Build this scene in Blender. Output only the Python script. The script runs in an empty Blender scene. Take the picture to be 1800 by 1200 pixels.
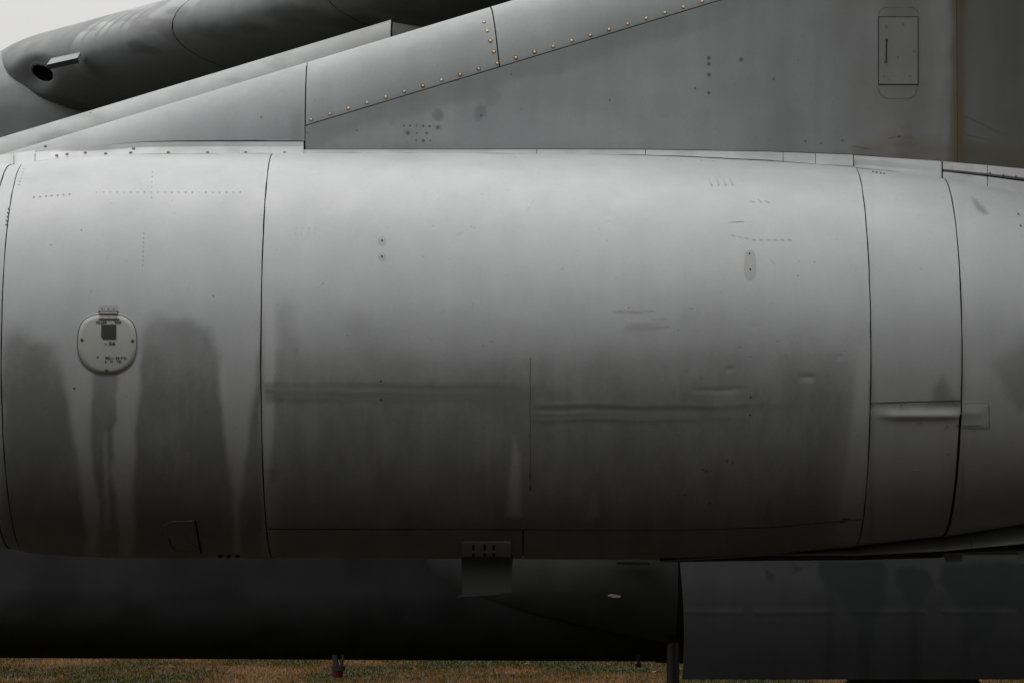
import bpy, math
import numpy as np
rng = np.random.default_rng(7)
R = math.radians

# ------------------------------------------------------------------ camera, sky, sun, exposure
scene = bpy.context.scene
CAM = np.array([0.0, -17.0, 1.7])
FPX = 7140.0                                   # focal length in photograph pixels (1800 wide)
PITCH = math.atan(360.0 / FPX)
cam_d = bpy.data.cameras.new('camera')
cam_d.sensor_width = 36.0
cam_d.lens = 36.0 * FPX / 1800.0
cam_d.clip_start = 0.1
cam_d.clip_end = 6000.0
cam = bpy.data.objects.new('camera', cam_d)
scene.collection.objects.link(cam)
cam.location = CAM
cam.rotation_euler = (R(90) + PITCH, 0, 0)
scene.camera = cam

SUN_EL, SUN_AZ = R(74), R(65)                  # azimuth from +Y (behind the aircraft) towards -X
world = bpy.data.worlds.new('World')
scene.world = world
world.use_nodes = True
wn, wl = world.node_tree.nodes, world.node_tree.links
wn.clear()
w_out = wn.new('ShaderNodeOutputWorld')
w_bg = wn.new('ShaderNodeBackground')
w_bg.inputs['Strength'].default_value = 0.10
sky = wn.new('ShaderNodeTexSky')
sky.sky_type = 'NISHITA'
sky.sun_disc = False
sky.sun_elevation = SUN_EL
sky.sun_rotation = -SUN_AZ
sky.dust_density = 4.0
hsv = wn.new('ShaderNodeHueSaturation')
hsv.inputs['Saturation'].default_value = 0.25
wl.new(sky.outputs['Color'], hsv.inputs['Color'])
tc = wn.new('ShaderNodeTexCoord')
sep = wn.new('ShaderNodeSeparateXYZ')
wl.new(tc.outputs['Generated'], sep.inputs[0])
mr = wn.new('ShaderNodeMapRange')              # overcast dome: brighter overhead than at the horizon
mr.inputs['From Min'].default_value = 0.0
mr.inputs['From Max'].default_value = 1.0
mr.inputs['To Min'].default_value = 6.3
mr.inputs['To Max'].default_value = 19.5
wl.new(sep.outputs['Z'], mr.inputs['Value'])
cn = wn.new('ShaderNodeTexNoise')
cn.inputs['Scale'].default_value = 3.0
cn.inputs['Detail'].default_value = 5.0
wl.new(tc.outputs['Generated'], cn.inputs['Vector'])
cm = wn.new('ShaderNodeMapRange')
cm.inputs['From Min'].default_value = 0.3
cm.inputs['From Max'].default_value = 0.7
cm.inputs['To Min'].default_value = 0.93
cm.inputs['To Max'].default_value = 1.07
wl.new(cn.outputs['Fac'], cm.inputs['Value'])
mul = wn.new('ShaderNodeMath'); mul.operation = 'MULTIPLY'
wl.new(mr.outputs[0], mul.inputs[0]); wl.new(cm.outputs[0], mul.inputs[1])
cc = wn.new('ShaderNodeMix'); cc.data_type = 'RGBA'; cc.blend_type = 'MULTIPLY'
cc.inputs['Factor'].default_value = 1.0
cc.inputs[6].default_value = (1.0, 0.992, 0.982, 1)
wl.new(mul.outputs[0], cc.inputs[7])
mx = wn.new('ShaderNodeMix'); mx.data_type = 'RGBA'
mx.inputs['Factor'].default_value = 0.88
wl.new(hsv.outputs['Color'], mx.inputs[6]); wl.new(cc.outputs[2], mx.inputs[7])
wl.new(mx.outputs[2], w_bg.inputs['Color'])
wl.new(w_bg.outputs[0], w_out.inputs['Surface'])

sun_d = bpy.data.lights.new('sun', 'SUN')
sun_d.energy = 0.7
sun_d.angle = R(40)
sun_d.color = (1.0, 0.985, 0.96)
sun = bpy.data.objects.new('sun', sun_d)
scene.collection.objects.link(sun)
from mathutils import Vector
sd = Vector((-math.sin(SUN_AZ) * math.cos(SUN_EL), math.cos(SUN_AZ) * math.cos(SUN_EL), math.sin(SUN_EL)))
sun.rotation_euler = sd.to_track_quat('Z', 'Y').to_euler()
sun.location = (0, 0, 40)

vs = scene.view_settings
vs.view_transform = 'Standard'
vs.look = 'None'
vs.exposure = 0.0
vs.gamma = 1.0
vs.use_curve_mapping = False

# ------------------------------------------------------------------ helpers
def ray(px, py):
    px = np.asarray(px, float); py = np.asarray(py, float)
    u = (px - 900.0) / FPX; v = (600.0 - py) / FPX
    c, s = math.cos(PITCH), math.sin(PITCH)
    return np.stack([u + 0 * v, c - v * s + 0 * u, s + v * c + 0 * u], -1)
def at(px, py, Y):
    d = ray(px, py)
    t = (np.asarray(Y, float) - CAM[1]) / d[..., 1]
    return CAM + d * t[..., None]
def proj(P):
    P = np.asarray(P, float) - CAM
    c, s = math.cos(PITCH), math.sin(PITCH)
    f = P[..., 1] * c + P[..., 2] * s
    up = -P[..., 1] * s + P[..., 2] * c
    return 900 + FPX * P[..., 0] / f, 600 - FPX * up / f
def smooth01(x):
    x = np.clip(x, 0, 1); return x * x * (3 - 2 * x)
def vnoise(x, y, seed=0, octaves=3):
    out = 0.0; amp = 1.0; tot = 0.0
    for o in range(octaves):
        r = np.random.default_rng(seed * 17 + o)
        tab = r.random((256, 256))
        fx = np.floor(x).astype(int); fy = np.floor(y).astype(int)
        tx = smooth01(x - fx); ty = smooth01(y - fy)
        g = lambda i, j: tab[(fx + i) & 255, (fy + j) & 255]
        out = out + amp * ((g(0,0)*(1-tx)+g(1,0)*tx)*(1-ty) + (g(0,1)*(1-tx)+g(1,1)*tx)*ty)
        tot += amp; amp *= 0.5; x = x * 2.03 + 11.3; y = y * 2.03 + 5.7
    return out / tot
def poly_sdf(px, py, poly):
    """signed distance, positive inside"""
    x = px.ravel(); y = py.ravel()
    d2 = np.full(x.shape, 1e18); inside = np.zeros(x.shape, bool)
    n = len(poly)
    for i in range(n):
        ax, ay = poly[i]; bx, by = poly[(i + 1) % n]
        ex, ey = bx - ax, by - ay
        t = np.clip(((x - ax) * ex + (y - ay) * ey) / (ex * ex + ey * ey + 1e-9), 0, 1)
        d2 = np.minimum(d2, (x - ax - t * ex) ** 2 + (y - ay - t * ey) ** 2)
        c = ((ay > y) != (by > y))
        xi = ax + (y - ay) * ex / (ey if abs(ey) > 1e-9 else 1e-9)
        inside ^= c & (x < xi)
    d = np.sqrt(d2)
    return np.where(inside, d, -d).reshape(px.shape)
def pmask(px, py, poly, blur, warp=3.0, seed=1, soft=0.0):
    wx = px + warp * 2 * (vnoise(px / 22.0, py / 45.0, seed) - 0.5)
    wy = py + warp * 2 * (vnoise(px / 22.0 + 50, py / 45.0, seed + 1) - 0.5)
    return smooth01(poly_sdf(wx, wy, poly) / (blur * (1 + soft * smooth01((650 - py) / 90))) * 0.5 + 0.5)

COL = scene.collection
def link(o, parent=None):
    COL.objects.link(o)
    if parent is not None: o.parent = parent
    return o
def mesh_obj(name, verts, faces, mat, parent=None, attrs=None, smooth=True, label=None, kind=None):
    me = bpy.data.meshes.new(name)
    verts = np.asarray(verts, float).reshape(-1, 3)
    me.from_pydata(verts.tolist(), [], [list(map(int, f)) for f in faces] if not isinstance(faces, list) else faces)
    if attrs:
        for k, a in attrs.items():
            at_ = me.attributes.new(k, 'FLOAT', 'POINT')
            at_.data.foreach_set('value', np.asarray(a, np.float32).ravel())
    if smooth: me.polygons.foreach_set('use_smooth', [True] * len(me.polygons))
    me.materials.append(mat)
    me.update()
    o = bpy.data.objects.new(name, me)
    link(o, parent)
    if label: o['label'] = label
    if kind: o['kind'] = kind
    return o
def grid_faces(nu, nv, off=0):
    i = np.arange(nu - 1)[:, None] * nv + np.arange(nv - 1)[None, :] + off
    return np.stack([i, i + nv, i + nv + 1, i + 1], -1).reshape(-1, 4).tolist()
def grid_obj(name, P, mat, parent, inward=None, thick=0.012, attrs=None, **kw):
    """P (nu,nv,3) skin; inward (nu,nv,3) unit vectors gives a turned-in rim along the boundary"""
    nu, nv = P.shape[:2]
    V = P.reshape(-1, 3); F = grid_faces(nu, nv); A = {k: np.asarray(a).ravel() for k, a in (attrs or {}).items()}
    if inward is not None:
        idx = np.arange(nu * nv).reshape(nu, nv)
        loop = np.concatenate([idx[:-1, 0], idx[-1, :-1], idx[:0:-1, -1], idx[0, :0:-1]])
        top = V[loop]; low = top + inward.reshape(-1, 3)[loop] * thick
        b = len(V); n = len(loop)
        V = np.concatenate([V, top, low])
        F = F + [[b + i, b + (i + 1) % n, b + n + (i + 1) % n, b + n + i] for i in range(n)]
        for k in A: A[k] = np.concatenate([A[k], A[k][loop], A[k][loop]])
    return mesh_obj(name, V, F, mat, parent, A or None, **kw)
class MB:
    """collects boxes, discs, tubes into one mesh"""
    def __init__(s): s.v = []; s.f = []
    def add(s, v, f):
        b = len(s.v); s.v += [tuple(map(float, p)) for p in v]; s.f += [[b + i for i in q] for q in f]
    def hexa(s, p8): s.add(p8, [(0,3,2,1),(4,5,6,7),(0,1,5,4),(1,2,6,5),(2,3,7,6),(3,0,4,7)])
    def box(s, a, b):
        (x0,y0,z0),(x1,y1,z1) = a, b
        s.hexa([(x0,y0,z0),(x1,y0,z0),(x1,y1,z0),(x0,y1,z0),(x0,y0,z1),(x1,y0,z1),(x1,y1,z1),(x0,y1,z1)])
    def disc(s, c, n, r, h=0.002, seg=10, dome=0.0):
        c = np.asarray(c, float); n = np.asarray(n, float); n = n / np.linalg.norm(n)
        a = np.cross(n, (0, 0, 1.0) if abs(n[2]) < 0.9 else (1.0, 0, 0)); a /= np.linalg.norm(a); b = np.cross(n, a)
        ang = np.arange(seg) * 2 * math.pi / seg
        ring = np.cos(ang)[:, None] * a + np.sin(ang)[:, None] * b
        lo = c + ring * r - n * 0.004; hi = c + ring * r * 0.92 + n * h
        v = list(lo) + list(hi) + [c + n * (h + dome)]
        f = [(i, (i+1) % seg, seg + (i+1) % seg, seg + i) for i in range(seg)] + [(seg + i, seg + (i+1) % seg, 2*seg) for i in range(seg)]
        s.add(v, f)
    def tube(s, p, q, r0, r1=None, seg=16):
        p = np.asarray(p, float); q = np.asarray(q, float); r1 = r0 if r1 is None else r1
        n = q - p; n /= np.linalg.norm(n)
        a = np.cross(n, (0, 0, 1.0) if abs(n[2]) < 0.9 else (1.0, 0, 0)); a /= np.linalg.norm(a); b = np.cross(n, a)
        ang = np.arange(seg) * 2 * math.pi / seg
        ring = np.cos(ang)[:, None] * a + np.sin(ang)[:, None] * b
        v = list(p + ring * r0) + list(q + ring * r1)
        f = [(i, (i+1) % seg, seg + (i+1) % seg, seg + i) for i in range(seg)] + [list(range(seg))[::-1], list(range(seg, 2*seg))]
        s.add(v, f)
    def build(s, name, mat, parent=None, smooth=False, **kw):
        return mesh_obj(name, s.v, s.f, mat, parent, smooth=smooth, **kw)

# ------------------------------------------------------------------ materials
def new_mat(name):
    m = bpy.data.materials.new(name); m.use_nodes = True
    nt = m.node_tree; b = nt.nodes['Principled BSDF']
    return m, nt, b
def rgba(c): return (c[0], c[1], c[2], 1.0)
def paint(name, col, rough=0.45, dark_col=None, light_col=None, var=0.06, spec=0.5, bump=0.02):
    """weathered paint: 'dark' and 'light' stains and 'rust' come from mesh attributes, fine grain from noise"""
    m, nt, b = new_mat(name); N, L = nt.nodes, nt.links
    dark_col = dark_col or tuple(c * 0.52 for c in col)
    light_col = light_col or tuple(min(1, c * 1.3) for c in col)
    tcn = N.new('ShaderNodeTexCoord')
    def noise(scale, vec_scale, detail=4):
        mp = N.new('ShaderNodeMapping'); mp.inputs['Scale'].default_value = vec_scale
        L.new(tcn.outputs['Object'], mp.inputs['Vector'])
        n = N.new('ShaderNodeTexNoise'); n.inputs['Scale'].default_value = scale; n.inputs['Detail'].default_value = detail
        n.inputs['Roughness'].default_value = 0.6
        L.new(mp.outputs[0], n.inputs['Vector']); return n.outputs['Fac']
    def rng_(sock, a, c, lo, hi):
        r = N.new('ShaderNodeMapRange'); r.inputs['From Min'].default_value = a; r.inputs['From Max'].default_value = c
        r.inputs['To Min'].default_value = lo; r.inputs['To Max'].default_value = hi
        L.new(sock, r.inputs['Value']); return r.outputs[0]
    def attr(n):
        a = N.new('ShaderNodeAttribute'); a.attribute_name = n; return a.outputs['Fac']
    def mix(f, a, c, mode='MIX'):
        x = N.new('ShaderNodeMix'); x.data_type = 'RGBA'; x.blend_type = mode
        if isinstance(f, float): x.inputs['Factor'].default_value = f
        else: L.new(f, x.inputs['Factor'])
        for s, v in ((6, a), (7, c)):
            if isinstance(v, tuple): x.inputs[s].default_value = rgba(v)
            else: L.new(v, x.inputs[s])
        return x.outputs[2]
    c = mix(attr('light'), col, light_col)
    c = mix(attr('dark'), c, dark_col)
    c = mix(attr('rust'), c, (0.080, 0.054, 0.020))
    big = rng_(noise(1.6, (1, 1, 0.7)), 0.3, 0.7, 1 - var, 1 + var)
    streak = rng_(noise(9.0, (1.0, 1.0, 0.12), 5), 0.3, 0.7, 1 - var * 0.7, 1 + var * 0.7)
    fine = rng_(noise(60.0, (1, 1, 1), 3), 0.3, 0.7, 1 - var * 0.35, 1 + var * 0.35)
    speck = rng_(noise(38.0, (1, 1, 1), 2), 0.70, 0.76, 1.0, 0.80)
    for s in (big, streak, fine, speck): c = mix(1.0, c, s, 'MULTIPLY')
    L.new(c, b.inputs['Base Color'])
    rr = rng_(noise(5.0, (1, 1, 0.4)), 0.3, 0.7, rough - 0.07, rough + 0.09)
    L.new(rr, b.inputs['Roughness'])
    b.inputs['Specular IOR Level'].default_value = spec
    if bump:
        bn = N.new('ShaderNodeBump'); bn.inputs['Strength'].default_value = 1.0; bn.inputs['Distance'].default_value = bump
        hgt = N.new('ShaderNodeMath'); hgt.operation = 'MULTIPLY'; hgt.inputs[1].default_value = 1.0
        L.new(noise(2.2, (1.0, 1.0, 1.4), 2), hgt.inputs[0]); L.new(hgt.outputs[0], bn.inputs['Height'])
        L.new(bn.outputs[0], b.inputs['Normal'])
    return m
def plain(name, col, rough=0.6, metal=0.0, spec=0.5, var=0.15, scale=40.0):
    m, nt, b = new_mat(name); N, L = nt.nodes, nt.links
    tcn = N.new('ShaderNodeTexCoord'); n = N.new('ShaderNodeTexNoise'); n.inputs['Scale'].default_value = scale
    L.new(tcn.outputs['Object'], n.inputs['Vector'])
    x = N.new('ShaderNodeMix'); x.data_type = 'RGBA'
    x.inputs[6].default_value = rgba([c * (1 - var) for c in col]); x.inputs[7].default_value = rgba([min(1, c * (1 + var)) for c in col])
    L.new(n.outputs['Fac'], x.inputs['Factor']); L.new(x.outputs[2], b.inputs['Base Color'])
    b.inputs['Roughness'].default_value = rough; b.inputs['Metallic'].default_value = metal
    b.inputs['Specular IOR Level'].default_value = spec
    return m
M = {}
M['nacelle'] = paint('nacelle_paint', (0.372, 0.380, 0.386), 0.40, (0.180, 0.185, 0.184), (0.43, 0.435, 0.44), 0.06, 0.5, 0.002)
M['pylon'] = paint('pylon_paint', (0.268, 0.284, 0.286), 0.5, (0.125, 0.126, 0.120), (0.33, 0.345, 0.345), 0.09, 0.5, 0.006)
M['pylon_aft'] = paint('pylon_aft_paint', (0.150, 0.166, 0.170), 0.5, (0.09, 0.09, 0.08), (0.2, 0.215, 0.215), 0.08, 0.5, 0.006)  # own panel tone, lowered further for the wing's shade
M['wing'] = paint('wing_paint', (0.165, 0.173, 0.174), 0.42, (0.075, 0.076, 0.075), (0.37, 0.38, 0.385), 0.08, 0.5, 0.01)
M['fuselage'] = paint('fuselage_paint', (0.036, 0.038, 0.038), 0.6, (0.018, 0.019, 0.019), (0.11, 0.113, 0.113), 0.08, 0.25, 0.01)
M['pylon_door'] = paint('pylon_door_paint', (0.165, 0.17, 0.168), 0.5, None, None, 0.09, 0.5, 0.006)  # tone lowered to sit in the shade painted on the pylon skin
M['gear_door'] = paint('gear_door_paint', (0.062, 0.066, 0.066), 0.55, (0.034, 0.037, 0.04), (0.13, 0.135, 0.135), 0.1, 0.5, 0.006)
M['gap'] = plain('sealant_black', (0.022, 0.022, 0.020), 0.8, spec=0.2)
M['seam'] = plain('seam_grime', (0.10, 0.097, 0.09), 0.8, spec=0.2)
M['door'] = paint('door_enamel', (0.345, 0.35, 0.33), 0.45, None, None, 0.04, 0.5, 0.0)
M['ink'] = plain('stencil_ink', (0.02, 0.02, 0.018), 0.6)
M['brass'] = plain('brass_fastener', (0.74, 0.54, 0.34), 0.5, 0.2, var=0.35, scale=18)
M['rust'] = plain('rusted_screw', (0.11, 0.045, 0.02), 0.8)
M['bare'] = plain('bare_metal', (0.42, 0.38, 0.36), 0.45, 0.5, var=0.3, scale=90)
M['rivet'] = plain('rivet_grime', (0.12, 0.115, 0.105), 0.7)
M['flush'] = plain('flush_rivet', (0.19, 0.19, 0.187), 0.6, var=.4, scale=30)
M['scuff'] = plain('faint_scuff', (0.305, 0.307, 0.307), 0.5)
M['primer'] = plain('primer_patch', (0.295, 0.298, 0.298), 0.45, var=.05)
M['rubber'] = plain('tyre_rubber', (0.02, 0.02, 0.02), 0.8)
M['steel'] = plain('strut_steel', (0.028, 0.023, 0.02), 0.5, 0.3)
M['red'] = plain('red_cap', (0.13, 0.008, 0.012), 0.5)
M['chip'] = plain('chipped_paint', (0.55, 0.42, 0.36), 0.6)

# ------------------------------------------------------------------ ground
def ground_material():
    m, nt, b = new_mat('dry_grass_ground'); N, L = nt.nodes, nt.links
    tcn = N.new('ShaderNodeTexCoord')
    def noise(s, d=6):
        n = N.new('ShaderNodeTexNoise'); n.inputs['Scale'].default_value = s; n.inputs['Detail'].default_value = d
        L.new(tcn.outputs['Object'], n.inputs['Vector']); return n.outputs['Fac']
    r = N.new('ShaderNodeValToRGB'); L.new(noise(0.35, 8), r.inputs['Fac'])
    e = r.color_ramp.elements
    e[0].position = 0.35; e[0].color = (0.016, 0.017, 0.010, 1)
    e[1].position = 0.62; e[1].color = (0.034, 0.027, 0.018, 1)
    k = e.new(0.5); k.color = (0.025, 0.021, 0.013, 1)
    x = N.new('ShaderNodeMix'); x.data_type = 'RGBA'; x.blend_type = 'MULTIPLY'; x.inputs['Factor'].default_value = 1.0
    q = N.new('ShaderNodeMapRange'); q.inputs['From Min'].default_value = 0.3; q.inputs['From Max'].default_value = 0.7
    q.inputs['To Min'].default_value = 0.6; q.inputs['To Max'].default_value = 1.3
    L.new(noise(14.0), q.inputs['Value'])
    L.new(r.outputs[0], x.inputs[6]); L.new(q.outputs[0], x.inputs[7]); L.new(x.outputs[2], b.inputs['Base Color'])
    b.inputs['Roughness'].default_value = 0.95; b.inputs['Specular IOR Level'].default_value = 0.1
    return m
ground = mesh_obj('ground', [(-2500,-2500,0),(2500,-2500,0),(2500,2500,0),(-2500,2500,0)], [[0,1,2,3]], ground_material(), smooth=False)
ground['kind'] = 'structure'

def grass_material():
    m, nt, b = new_mat('grass_blades'); N, L = nt.nodes, nt.links
    a = N.new('ShaderNodeAttribute'); a.attribute_name = 'tone'
    r = N.new('ShaderNodeValToRGB'); L.new(a.outputs['Fac'], r.inputs['Fac'])
    e = r.color_ramp.elements
    e[0].position = 0.0; e[0].color = (0.030, 0.042, 0.008, 1)
    e[1].position = 1.0; e[1].color = (0.20, 0.11, 0.05, 1)
    for p, c in ((0.25, (0.046, 0.043, 0.009, 1)), (0.5, (0.085, 0.054, 0.013, 1)), (0.8, (0.140, 0.070, 0.021, 1))):
        k = e.new(p); k.color = c
    L.new(r.outputs[0], b.inputs['Base Color'])
    b.inputs['Roughness'].default_value = 1.0; b.inputs['Specular IOR Level'].default_value = 0.0
    return m
def build_grass():
    n = 150000
    y = 27 + 38 * rng.random(n) ** 1.1
    x = (rng.random(n) - 0.5) * 2 * (0.126 * (y + 17) + 1.5)
    patch = vnoise(x / 1.1 + 40, y / 3.5 + 40, 5, 4)
    h = 0.018 + 0.045 * rng.random(n) * (0.5 + patch)
    w = 0.004 + 0.008 * rng.random(n)
    lx = (rng.random(n) - 0.5) * 0.06; ly = (rng.random(n) - 0.5) * 0.06
    a = rng.random(n) * math.pi
    tone = np.clip((patch - 0.5) * 2.4 + 0.60 - 0.012 * np.clip(x, -8, 8) + 0.14 * rng.standard_normal(n), 0, 1)
    dx, dy = np.cos(a) * w, np.sin(a) * w
    z0 = np.zeros(n)
    V = np.stack([np.stack([x - dx, y - dy, z0], -1), np.stack([x + dx, y + dy, z0], -1), np.stack([x + lx, y + ly, h], -1)], 1).reshape(-1, 3)
    # fallen leaves lying in the grass: broad curled triangles
    m = 700
    yl = 27 + 36 * rng.random(m); xl = (rng.random(m) - 0.5) * 2 * (0.126 * (yl + 17) + 1)
    s = 0.02 + 0.03 * rng.random(m); al = rng.random(m) * 6.28; zl = 0.02 + 0.03 * rng.random(m)
    LV = np.stack([np.stack([xl + s * np.cos(al + k * 2.1), yl + s * np.sin(al + k * 2.1), zl + s * 0.5 * (rng.random(m) - 0.3)], -1) for k in range(3)], 1).reshape(-1, 3)
    V = np.concatenate([V, LV]); T = np.concatenate([np.repeat(tone, 3), np.repeat(0.6 + 0.4 * rng.random(m), 3)])
    F = np.arange(len(V)).reshape(-1, 3).tolist()
    o = mesh_obj('grass', V, F, grass_material(), None, {'tone': T}, smooth=False)
    o['kind'] = 'stuff'; o['label'] = 'dry brown and green grass with fallen leaves beyond the aircraft'; o['category'] = 'grass'
build_grass()

def build_shade_trees():
    """unseen trees added behind the camera to block low sky light on the aircraft"""
    r = np.random.default_rng(3); V = []; T = []
    tr = []
    for row, (yb, n) in enumerate(((-27, 24), (-35, 20))):
        for i in range(n):
            tr.append((-85 + 170 * (i + .5 * row + .3 * r.random()) / n, yb - 4 * r.random(), 13.0 + 4 * r.random(), 4.2 + 1.2 * r.random()))
    leaf = []; bark = []
    for (x, y, h, w) in tr:
        n = 1500
        z = r.random(n) ** .8; rad = w * np.sqrt(np.clip(1 - (2 * z - .9) ** 2 * .75, .05, 1)) * np.sqrt(r.random(n)); a = r.random(n) * 6.2832
        c = np.stack([x + rad * np.cos(a), y + rad * np.sin(a), 1.0 + z * (h - 1.0)], -1)
        e1 = r.standard_normal((n, 3)); e1 /= np.linalg.norm(e1, axis=1)[:, None]; e2 = np.cross(e1, r.standard_normal((n, 3))); e2 /= np.linalg.norm(e2, axis=1)[:, None]
        s = (.32 + .3 * r.random(n))[:, None]
        leaf.append(np.stack([c - e1 * s, c - e2 * s * .6, c + e1 * s, c + e2 * s * .6], 1).reshape(-1, 3))
    V = np.concatenate(leaf); F = np.arange(len(V)).reshape(-1, 4).tolist()
    V = V.tolist()
    for (x, y, h, w) in tr:
        b = len(V)
        for k in range(7): V.append((x + .3 * math.cos(k * .9), y + .3 * math.sin(k * .9), 0))
        for k in range(7): V.append((x + .1 * math.cos(k * .9), y + .1 * math.sin(k * .9), h * .8))
        F += [[b + k, b + (k + 1) % 7, b + 7 + (k + 1) % 7, b + 7 + k] for k in range(7)]
    o = mesh_obj('added_shade_trees', V, F, plain('shade_tree_foliage', (0.026, 0.033, 0.016), .8, spec=.2, var=.5, scale=1.5), smooth=False)
    o['kind'] = 'stuff'; o['label'] = 'added unseen trees that shade the near side of the aircraft'; o['category'] = 'wood'
build_shade_trees()  # trees added out of view to cut light on the near side

# ------------------------------------------------------------------ the aircraft
AC = bpy.data.objects.new('bomber_aircraft', None)
link(AC)
AC['label'] = 'grey weathered military jet bomber with engine nacelle, pylon, swept wing and dark fuselage'
AC['category'] = 'aircraft'

# ---- engine nacelle: profile taken along X, circular sections
S = 17.0 / FPX
PROF = np.array([(-880,420,835),(-850,385,868),(-780,360,892),(-600,335,915),(-300,309,944),(-100,298,955),(0,292,961),(44,287,971),(80,283,975),
    (120,278,978),(160,274.5,980),(240,272,981),(480,271,982),(825,271,983),(1000,272.5,984),(1130,274.5,984),(1225,278,983),
    (1350,284,978),(1475,293,965),(1567,300,955),(1655,312,945),(1703,320,938),(1800,340,922),(2000,385,885),(2400,470,820),(2600,505,795)], float)
def _smooth_tab(v):
    xs = np.arange(-880, 2601, 10.0); t = np.interp(xs, PROF[:, 0], v)
    k = np.hanning(9); k /= k.sum(); p = np.pad(t, 4, mode='edge')
    return xs, np.convolve(p, k, 'valid')
PXS, TOP = _smooth_tab(PROF[:, 1]); _, BOT = _smooth_tab(PROF[:, 2])
def Xp(px): return (np.asarray(px, float) - 900) * S
ZT = at(np.full(TOP.shape, 900.0), TOP, 0.0)[:, 2]; ZB = at(np.full(BOT.shape, 900.0), BOT, 0.0)[:, 2]
RT = (ZT - ZB) / 2 / 1.00125; ZC = (ZT + ZB) / 2
def nrad(X): return np.interp(np.asarray(X) / S + 900, PXS, RT)
def nzc(X): return np.interp(np.asarray(X) / S + 900, PXS, ZC)
def npoint(X, th, off=0.0):
    r = nrad(X) + off
    return np.stack([X + 0 * th, -r * np.cos(th), nzc(X) + r * np.sin(th)], -1)
def ninward(X, th): return np.stack([0 * X + 0 * th, np.cos(th) + 0 * X, -np.sin(th) + 0 * X], -1)
def hit(px, py):
    """point of the photograph -> (X, theta) on the nacelle skin"""
    px = np.asarray(px, float); py = np.asarray(py, float)
    Y = np.full(np.broadcast(px, py).shape, -0.8)
    for _ in range(14):
        P = at(px, py, Y); r = nrad(P[..., 0]); q = np.clip((P[..., 2] - nzc(P[..., 0])) / r, -0.9995, 0.9995)
        Y = 0.5 * Y + 0.5 * (-r * np.sqrt(1 - q * q))
    return P[..., 0], np.arcsin(q)
def on_nac(px, py, off=0.002):
    X, th = hit(px, py); return npoint(X, th, off)
def nac_normal(px, py):
    X, th = hit(px, py); return -ninward(X, th)

# core (dark structure seen in the joints), intake lip and tail pipe
xs = np.concatenate([np.linspace(-880, 2600, 140)]); X = Xp(xs)[:, None]; th = np.linspace(0, 2 * math.pi, 97)[None, :]
nac = grid_obj('engine_nacelle', npoint(X + 0 * th, th + 0 * X, -0.016), M['gap'], AC)
nac['label'] = 'large grey engine nacelle with panel seams, stains and a filler door'
def ring_skin(name, xr, mat):
    prof = np.array(xr); t = np.linspace(0, 2 * math.pi, 65)
    zc = nzc(Xp(prof[:, 0]))
    P = np.stack([np.repeat(Xp(prof[:, 0])[:, None], 65, 1), -prof[:, 1][:, None] * np.cos(t), zc[:, None] + prof[:, 1][:, None] * np.sin(t)], -1)
    return grid_obj(name, P, mat, nac)
ring_skin('intake_lip', [(-848, nrad(Xp(-848)) + 0.001), (-880, 0.515), (-892, 0.485), (-880, 0.455), (-820, 0.44), (-500, 0.43), (-499, 0.0)], M['bare'])
ring_skin('exhaust_pipe', [(2590, nrad(Xp(2590)) - 0.01), (2680, 0.30), (2682, 0.28), (2500, 0.27), (2499, 0.0)], M['steel'])

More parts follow.
